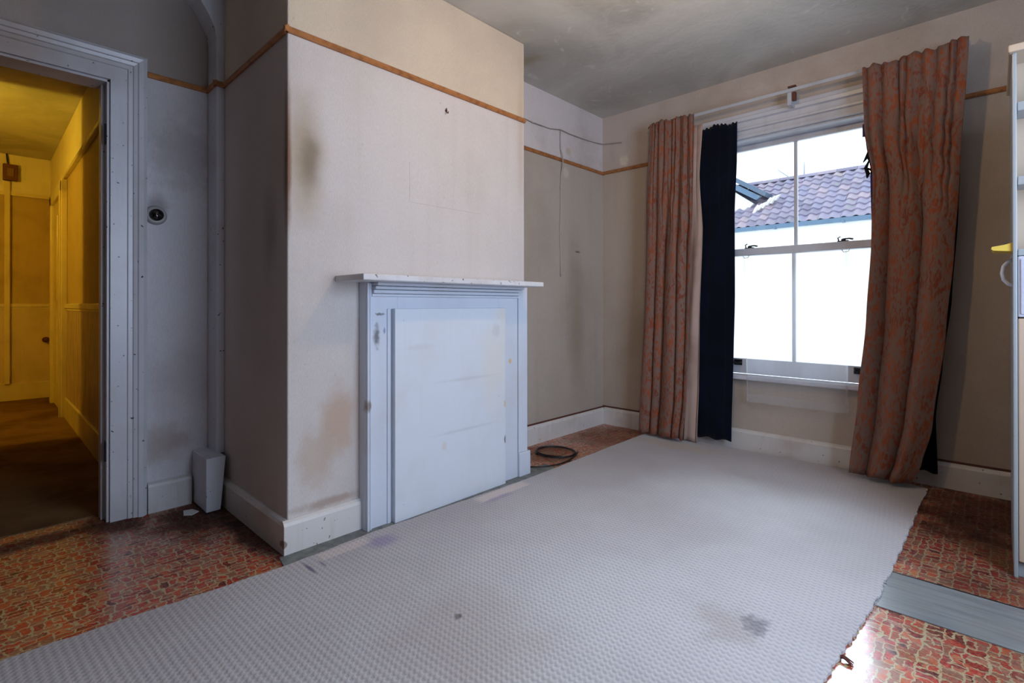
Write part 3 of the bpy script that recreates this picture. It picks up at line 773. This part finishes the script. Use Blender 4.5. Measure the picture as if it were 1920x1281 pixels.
def sash(x0, x1, z0, z1, y0, y1, top, bottom, stile, name):
    b = B()
    b.box((x0, y0, z0), (x0+stile, y1, z1), 0.003).box((x1-stile, y0, z0), (x1, y1, z1), 0.003)
    b.box((x0+stile, y0, z0), (x1-stile, y1, z0+bottom), 0.003).box((x0+stile, y0, z1-top), (x1-stile, y1, z1), 0.003)
    o = b.build(name, M['sash'], wn)
    xc = (x0+x1)/2
    B().box((xc-0.010, y0+0.004, z0+bottom), (xc+0.010, y1-0.004, z1-top), 0.004).build('glazing_bar', M['sash'], o)
    for (a, c_) in ((x0+stile, xc-0.010), (xc+0.010, x1-stile)):
        B().box((a-0.002, (y0+y1)/2-0.002, z0+bottom-0.002), (c_+0.002, (y0+y1)/2+0.002, z1-top+0.002)).build('pane', M['glass'], o)
    return o


sx0, sx1 = WX0+0.03, WX1-0.03
sash(sx0, sx1, 1.348, 2.138, 3.775, 3.812, 0.036, 0.045, 0.045, 'upper_sash')
sash(sx0, sx1, 0.519, 1.398, 3.725, 3.765, 0.050, 0.105, 0.045, 'lower_sash')
for x in (-1.262, -0.70):
    l = B().box((x-0.03, 3.728, 1.398), (x+0.03, 3.762, 1.404), 0.002).lathe((x, 3.745, 1.404), (0, 0, 1), [(0.013, 0), (0.013, 0.008), (0.006, 0.014), (0, 0.014)], 14)
    l.tube([(x-0.004, 3.745, 1.414), (x+0.03, 3.742, 1.416), (x+0.052, 3.736, 1.410)], [0.006, 0.005, 0.007], 8)
    l.tube([(x-0.025, 3.745, 1.402), (x-0.03, 3.745, 1.424), (x-0.016, 3.745, 1.43)], 0.004, 8)
    l.build('sash_lock', M['black_metal'], wn)
for x in (-1.335, -0.615):
    l = B().box((x-0.028, 3.720, 0.575), (x+0.028, 3.726, 0.615), 0.002)
    l.tube([(x-0.02, 3.722, 0.60), (x-0.02, 3.70, 0.592), (x, 3.694, 0.590), (x+0.02, 3.70, 0.592), (x+0.02, 3.722, 0.60)], 0.006, 8)
    l.build('sash_lift', M['black_metal'], wn)

# ------------------------------------------------------------------ curtains
def lerp_list(pts, z):
    """pts: (z, x) from top to bottom"""
    if z >= pts[0][0]: return pts[0][1]
    for (a, b) in zip(pts, pts[1:]):
        if a[0] >= z >= b[0]:
            t = (a[0]-z)/(a[0]-b[0]) if a[0] != b[0] else 0
            t = t*t*(3-2*t)*0.5 + t*0.5
            return a[1] + (b[1]-a[1])*t
    return pts[-1][1]


def curtain(name, left, right, y, folds, amp0, amp1, mat, parent, seed, nu=150, nv=64, thick=0.002, topj=0.012, botj=0.006, width=1.0, flare=0.0, pleats=None):
    pleats = pleats or folds*2
    r = random.Random(seed)
    ph = [r.uniform(0, 2*PI) for _ in range(6)]
    warp = [r.uniform(-0.06, 0.06) for _ in range(4)]
    me = bpy.data.meshes.new(name); vs = []; uvs = []; fs = []
    zt = (left[0][0], right[0][0]); zb = (left[-1][0], right[-1][0])
    for j in range(nv+1):
        v = j/nv
        for i in range(nu+1):
            u = i/nu
            top = zt[0]+(zt[1]-zt[0])*u; bot = zb[0]+(zb[1]-zb[0])*u
            top += topj*(0.5*abs(math.sin(u*pleats*PI+ph[3]))-0.4 + 0.6*math.sin(u*pleats*PI*0.63+ph[1]) + 0.35*math.sin(u*61+ph[2]))
            bot += botj*math.sin(u*folds*2*PI+ph[2])
            z = top+(bot-top)*v
            zz = zt[0] + (zb[0]-zt[0])*v
            xl = lerp_list(left, left[0][0]+(left[-1][0]-left[0][0])*v); xr = lerp_list(right, right[0][0]+(right[-1][0]-right[0][0])*v)
            uw = u + sum(warp[k]*math.sin((k+1)*PI*u) for k in range(4))*v
            n0, n1_ = pleats, folds
            wv = min(1.0, v/0.45); wv = wv*wv*(3-2*wv)
            r0 = abs(math.sin(PI*n0*(u+0.035*math.sin(5*u*PI+ph[1])+0.02*math.sin(9*u*PI+ph[2])+0.35*(uw-u))+ph[3])); r1 = abs(math.sin(PI*n1_*uw+ph[5]+0.25*math.sin(v*4+ph[4])))
            roll = (r0**0.6)*(1-wv) + (r1**0.55)*wv
            drape = math.sin(2*PI*(u*1.3+0.15*v)+ph[0])*0.35*wv
            amp = amp0+(amp1-amp0)*wv
            yy = y - amp*(2*roll-1) - amp*drape + 0.005*math.sin(v*9+u*5+ph[1]) - flare*v**3
            fold = 0
            edgew = min(1.0, min(u, 1-u)*folds*3)
            x = xl+(xr-xl)*u + 0.20*amp*math.sin(2*PI*(n0*(1-wv)+n1_*wv)*uw+ph[3])*edgew
            vs.append((x, yy, z)); uvs.append((u*width, (1-v)*2.35))
    for j in range(nv):
        for i in range(nu):
            a = j*(nu+1)+i; fs.append((a, a+1, a+nu+2, a+nu+1))
    me.from_pydata(vs, [], fs)
    ul = me.uv_layers.new(name='UVMap')
    for lp in me.loops: ul.data[lp.index].uv = uvs[lp.vertex_index]
    me.polygons.foreach_set('use_smooth', [True]*len(me.polygons))
    me.materials.append(mat)
    o = bpy.data.objects.new(name, me); C.objects.link(o); setp(o, parent)
    if thick:
        s = o.modifiers.new('thickness', 'SOLIDIFY'); s.thickness = thick; s.offset = 0
    return o


cr = thing('curtain_rail', (-1.0, 3.56, 2.36), 'thin grey metal curtain rail across the top of the window', 'curtain rail')
B().box((-1.90, 3.540, 2.350), (-0.10, 3.548, 2.372), 0.003).build('rail_bar', M['metal_rail'], cr)
for x in (-1.86, -0.955, -0.16):
    B().box((x-0.012, 3.556, 2.27), (x+0.012, YW-0.003 if x < -1.6 or x > -0.3 else 3.632, 2.292), 0.003).box((x-0.012, 3.549, 2.272), (x+0.012, 3.556, 2.38), 0.003).build('bracket', M['metal_rail'], cr)
    B().box((x-0.006, 3.536, 2.374), (x+0.040, 3.575, 2.386), 0.003).box((x+0.014, 3.5495, 2.295), (x+0.036, 3.58, 2.348), 0.003).build('bracket_block', M['brown_wood'], cr)

LL = [(2.376, -1.910), (1.708, -1.940), (0.886, -1.955), (0.473, -1.974), (0.026, -2.000)]
LR = [(2.376, -1.571), (1.661, -1.573), (1.278, -1.589), (0.893, -1.602), (0.312, -1.619), (0.024, -1.650)]
RL = [(2.366, -0.563), (2.028, -0.555), (1.71, -0.512), (1.343, -0.518), (0.913, -0.542), (0.446, -0.584), (0.028, -0.625)]
RR = [(2.386, -0.103), (1.676, -0.142), (1.286, -0.164), (0.863, -0.197), (0.344, -0.253), (0.13, -0.300), (0.024, -0.345)]


def sh(p, k):
    """keep a curtain edge where it is seen when the cloth hangs a little nearer"""
    return (1+(p[0]-1)*k, p[1]*k)


lc = thing('curtain', (-1.75, 3.54, 0), 'orange leaf-brocade curtain left of the window with a cream lining edge', 'curtain', 'orange brocade curtains')
curtain('curtain_panel', [sh(p, .992) for p in LL], [sh(p, .992) for p in LR], 3.502, 4.4, 0.013, 0.030, M['brocade'], lc, 3, topj=0.012, width=1.35, pleats=8)
curtain('lining', [(2.29, -1.60), (1.2, -1.615), (0.4, -1.64), (0.018, -1.66)], [(2.29, -1.520), (1.929, -1.541), (1.543, -1.518), (0.893, -1.546), (0.4, -1.548), (0.018, -1.560)], 3.556, 1.0, 0.003, 0.007, M['lining'], lc, 11, nu=30, width=0.2, topj=0.002)
for (x, z) in ((-1.905, 2.372), (-1.88, 2.388)):
    B().tube([(x, 3.552, z-0.03), (x-0.012, 3.548, z), (x-0.03, 3.55, z-0.006), (x-0.034, 3.55, z-0.018)], 0.0035, 6).build('curtain_hook', M['black_metal'], lc, True)
rc = thing('curtain', (-0.35, 3.52, 0), 'orange leaf-brocade curtain right of the window, flaring inwards with a torn purple edge', 'curtain', 'orange brocade curtains')
curtain('curtain_panel', [sh(p, .990) for p in RL], [sh(p, .990) for p in RR], 3.495, 2.3, 0.014, 0.030, M['brocade'], rc, 8, topj=0.013, width=1.25, flare=0.03, pleats=8)
curtain('torn_lining', [(2.06, -0.572), (1.95, -0.555), (1.80, -0.536), (1.5, -0.53), (1.40, -0.52)], [(2.06, -0.50), (1.8, -0.48), (1.5, -0.48), (1.40, -0.48)], 3.585, 1.6, 0.004, 0.010, M['purple_lining'], rc, 5, nu=40, nv=40, topj=0.003, botj=0.01, width=0.2)
tb = B()
for pts in ([(-0.572, 3.58, 2.02), (-0.565, 3.58, 2.0), (-0.556, 3.58, 2.03)],):
    tb.prism([(-0.572, 2.06), (-0.572, 1.985), (-0.560, 1.985), (-0.556, 2.06)], 'y', 3.577, 3.580)
tb.build('lining_tab', M['purple_lining'], rc)
tb = B()
tb.tube([(-0.545, 3.575, 1.895), (-0.552, 3.575, 1.86), (-0.568, 3.575, 1.835)], [0.003, 0.009, 0.003], 6)
tb.tube([(-0.553, 3.575, 1.87), (-0.538, 3.575, 1.845), (-0.53, 3.575, 1.83)], [0.004, 0.008, 0.003], 6)
tb.tube([(-0.538, 3.575, 1.845), (-0.556, 3.575, 1.80), (-0.545, 3.575, 1.765), (-0.55, 3.575, 1.74)], [0.004, 0.010, 0.012, 0.004], 6)
tb.tube([(-0.556, 3.575, 1.80), (-0.53, 3.575, 1.785), (-0.525, 3.575, 1.76)], [0.006, 0.007, 0.006], 6)
tb.build('torn_rag', M['black_cloth'], rc, True)
for x in (-0.17, -0.12):
    B().tube([(x, 3.56, 2.37), (x-0.004, 3.535, 2.385), (x, 3.53, 2.40), (x+0.006, 3.535, 2.39)], 0.0035, 6).build('curtain_hook', M['metal_rail'], rc, True)
nc1 = curtain('blackout_curtain', [(2.262, -1.538), (1.935, -1.558), (1.546, -1.535), (0.893, -1.558), (0.507, -1.561), (0.055, -1.570)], [(2.262, -1.288), (1.997, -1.288), (1.632, -1.303), (1.081, -1.304), (0.677, -1.312), (0.062, -1.328)],
              3.582, 2, 0.004, 0.006, M['navy'], None, 21, nu=80, topj=0.016, width=0.5)
tag(nc1, 'long navy blue curtain hanging beside the left brocade curtain', 'curtain', 'navy curtains')
nc2 = curtain('blackout_curtain', [(2.25, -0.34), (1.5, -0.34), (0.8, -0.36), (0.095, -0.40)], [(2.25, -0.165), (1.689, -0.143), (1.49, -0.150), (1.034, -0.177), (0.686, -0.215), (0.392, -0.245), (0.087, -0.238)],
              3.585, 2, 0.005, 0.008, M['navy'], None, 23, nu=60, topj=0.008, width=0.4)
tag(nc2, 'navy blue curtain mostly hidden behind the right brocade curtain', 'curtain', 'navy curtains')
nt = thing('net_curtain', (-0.95, 3.59, 1.34), 'sheer white net curtain over the lower half of the window', 'net curtain')
curtain('net_panel', [(1.337, -1.255), (0.345, -1.235)], [(1.337, -0.652), (0.345, -0.650)], 3.600, 5, 0.0008, 0.0015, M['net'], nt, 31, nu=110, nv=30, thick=0, topj=0.001, botj=0.003, width=0.9)
curtain('hem', [(0.400, -1.236), (0.346, -1.235)], [(0.400, -0.6505), (0.346, -0.650)], 3.5985, 5, 0.0015, 0.0015, M['net'], nt, 31, nu=110, nv=3, thick=0, topj=0.001, botj=0.003, width=0.9)
for (xa, xb) in ((-1.255, -1.243), (-0.664, -0.652)):
    curtain('side_hem', [(1.337, xa), (0.345, xa+0.02 if xa < -1 else xa+0.002)], [(1.337, xb), (0.345, xb+0.02 if xa < -1 else xb+0.002)], 3.5985, 1, 0.0003, 0.0003, M['net'], nt, 31, nu=3, nv=30, thick=0, topj=0.001, botj=0.001, width=0.02)
B().tube([(-1.50, 3.64, 1.345), (-1.27, 3.602, 1.338), (-0.95, 3.602, 1.334), (-0.65, 3.602, 1.339), (-0.46, 3.64, 1.346)], 0.0022, 6).build('net_wire', M['metal_rail'], nt, True)
for x in (-1.235, -0.66):
    B().tube([(x-0.02, 3.59, 1.334), (x-0.01, 3.588, 1.318), (x+0.015, 3.588, 1.32), (x+0.02, 3.59, 1.335)], 0.0018, 6).build('wire_loop', M['black_metal'], nt, True)

# ------------------------------------------------------------------ cabinet at the right edge
cabx = 0.040; cy0, cy1 = 2.625, 3.15; cxr = 0.86
kc = thing('dresser', (0.45, 2.9, 0), 'tall cream and grey painted kitchen dresser at the right edge', 'dresser')
B().box((cabx, cy0, 0.0), (cabx+0.012, cy1, 1.935), 0.003).build('side_panel', M['cab_side'], kc)
B().box((cxr-0.018, cy0, 0.0), (cxr, cy1, 1.935), 0.003).build('side_panel', M['cab_side'], kc)
B().box((cabx-0.010, cy0-0.02, 1.925), (cxr+0.01, cy1, 1.952), 0.004).build('top_board', M['cab_cream'], kc)
B().box((cabx+0.012, cy0+0.13, 0.05), (cxr-0.018, cy0+0.142, 1.925)).build('back_panel', M['cab_cream'], kc)
for (z0, z1) in ((1.712, 1.745), (1.440, 1.472), (1.180, 1.205)):
    B().box((cabx+0.013, cy0+0.004, z0), (cxr-0.019, cy0+0.129, z1), 0.003).build('shelf', M['cab_side'], kc)
dp = B().box((cabx+0.013, cy0+0.0, 0.955), (cxr-0.019, cy0+0.02, 1.178), 0.004)
for i in range(26):
    x = cabx+0.02+i*0.03
    if x < cxr-0.04: dp.box((x, cy0-0.004, 0.965), (x+0.022, cy0+0.002, 1.168), 0.003)
dp.build('reeded_flap', M['cab_gloss'], kc)
fd = B().box((cabx+0.013, cy0, 0.06), (cabx+0.40, cy0+0.018, 0.95), 0.004).box((cabx+0.06, cy0-0.004, 0.12), (cabx+0.35, cy0+0.002, 0.89), 0.004)
fdo = fd.build('door', M['cab_cream'], kc)
fd = B().box((cabx+0.404, cy0, 0.06), (cxr-0.019, cy0+0.018, 0.95), 0.004).box((cabx+0.45, cy0-0.004, 0.12), (cxr-0.065, cy0+0.002, 0.89), 0.004)
fd.build('door', M['cab_cream'], kc)
B().box((cabx+0.012, cy0+0.02, 0.0), (cxr-0.018, cy0+0.04, 0.058), 0.002).build('kickboard', M['cab_side'], kc)
B().tube([(cabx+0.002, cy0+0.05, 1.168), (cabx-0.012, cy0+0.05, 1.162), (cabx-0.024, cy0+0.05, 1.145), (cabx-0.028, cy0+0.05, 1.120), (cabx-0.024, cy0+0.05, 1.095), (cabx-0.012, cy0+0.05, 1.078), (cabx+0.002, cy0+0.05, 1.072)], 0.0065, 10).build('handle', M['handle_white'], kc, True)
yb_ = B()
yb_.prism([(cabx+0.002, 1.198), (cabx-0.052, 1.204), (cabx-0.058, 1.210), (cabx-0.056, 1.218), (cabx-0.02, 1.224), (cabx+0.002, 1.232)], 'y', cy0+0.01, cy0+0.16)
yb_.build('bracket', M['yellow'], kc, label='yellow plastic bracket')

# ------------------------------------------------------------------ outside: house across the way
hs = thing('house', (-3.5, 14.5, -4), 'white rendered house with a wavy tiled roof seen through the window', 'house')
EY, EZ, RY, RZ = 13.62, 3.02, 15.40, 4.46
sl = math.atan2(RZ-EZ, RY-EY); SLEN = math.hypot(RZ-EZ, RY-EY)
HX0, HX1 = -8.0, -0.6
B().box((HX0, 13.90, -4), (HX1, 17.0, 2.86)).build('wall', M['render_wall'], hs)
B().prism([(13.66, 2.94), (RY, 4.36), (17.2, 2.9)], 'x', HX0, HX1).build('roof_deck', M['lead'], hs)
B().box((HX0, 13.70, 2.78), (HX1, 13.90, 2.96), 0.01).build('fascia', M['render_wall'], hs)
gt = B()
gp = [(13.58, 3.00), (13.575, 2.945), (13.60, 2.905), (13.64, 2.895), (13.68, 2.91), (13.70, 2.95), (13.70, 3.0), (13.69, 3.0), (13.685, 2.955), (13.665, 2.92), (13.64, 2.91), (13.61, 2.92), (13.592, 2.95), (13.592, 3.0)]
gt.prism(gp, 'x', HX0, HX1)
for x in (-6.2, -4.0, -2.55, -1.4): gt.box((x-0.03, 13.568, 2.885), (x+0.03, 13.70, 2.945), 0.006)
gt.build('gutter', M['gutter'], hs)
# one tile, copied
W_, L_ = 0.232, 0.30
vs = []; fsx = []
NP = 8
prof = [(k/NP*W_, 0.026*math.sin(k/NP*2*PI)) for k in range(NP+1)]
for (x, z) in prof: vs.append((x, 0, z+0.044))
for (x, z) in prof: vs.append((x, L_, z+0.004))
for (x, z) in prof: vs.append((x, 0.002, z+0.008))
n1 = NP+1
for k in range(NP):
    fsx.append((k, k+1, n1+k+1, n1+k)); fsx.append((2*n1+k, 2*n1+k+1, k+1, k))
tme = bpy.data.meshes.new('roof_tile'); tme.from_pydata(vs, [], fsx); tme.materials.append(M['tile'])
rows = 9; pitch = SLEN/rows
inv = Matrix.Translation(-Vector(hs.location))
cols = int((-1.0 - -7.0)/W_)
for r_ in range(rows):
    for c_ in range(cols):
        o = bpy.data.objects.new('roof_tile', tme); C.objects.link(o); o.parent = hs; o.matrix_parent_inverse = inv
        d = r_*pitch - 0.03
        o.location = (-7.0 + c_*W_ + R.uniform(-.004, .004), EY + math.cos(sl)*d - math.sin(sl)*0.02, EZ + math.sin(sl)*d + math.cos(sl)*0.02 - 0.02)
        o.rotation_euler = (sl + R.uniform(-.012, .012), R.uniform(-.01, .01), 0)
rme = None
rcount = 0
x = HX0+0.9
while x < HX1:
    if rme is None:
        b = B(); a = [(0.11*math.cos(t*PI/6), 0.10*math.sin(t*PI/6)) for t in range(7)]
        b.prism(a + [(-0.09, 0.0), (0.0, 0.075), (0.09, 0.0)], 'x', 0, 0.45)
        o = b.build('ridge_tile', M['tile'], hs); rme = o.data
    else:
        o = bpy.data.objects.new('ridge_tile', rme); C.objects.link(o); o.parent = hs; o.matrix_parent_inverse = inv
    o.location = (x, RY, RZ-0.02+R.uniform(-.005, .005)); x += 0.455
# gabled dormer at the left, its slope running down to the right onto the tiles
dm = B()
dY0, dY1 = 14.3, 15.6
dm.prism([(-7.4, 3.42), (-5.0, 3.42), (-4.72, 3.72), (-6.2, 4.86), (-7.4, 4.0)], 'y', dY0, dY1)
dm.build('dormer_wall', M['render_wall'], hs)
B().prism([(-6.2, 5.16), (-4.35, 3.94), (-4.40, 3.84), (-6.2, 5.02)], 'y', dY0-0.16, dY1).build('dormer_roof', M['lead'], hs)
B().prism([(-6.2, 4.98), (-4.50, 3.86), (-4.62, 3.78), (-6.2, 4.80)], 'y', dY0-0.12, dY0-0.02).build('barge_board', M['gutter'], hs)
vm = B()
for k in range(6):      # rough white mortar fillets feathered over the tiles along the valley
    x0 = -4.66+0.085*k; yv = 14.02+0.06*k; zv = 3.47+0.062*k
    vm.prism([(x0, zv-0.05), (x0+0.05, zv-0.07+0.02*(k % 2)), (x0+0.16, zv+0.10), (x0+0.13, zv+0.15-0.03*(k % 3)), (x0+0.06, zv+0.07)], 'y', yv, yv+0.12)
vm.build('valley_mortar', M['mortar_white'], hs)
ae = B().tube([(-4.10, RY+0.1, RZ-0.1), (-4.12, RY+0.1, RZ+0.03), (-4.47, RY+0.1, RZ+0.345)], [0.016, 0.016, 0.010], 6)
ae.build('aerial', M['aerial'], hs)
B().tube([(-3.80, RY+0.1, RZ-0.1), (-3.80, RY+0.1, RZ+0.43)], [0.02, 0.010], 6).build('aerial', M['aerial'], hs)
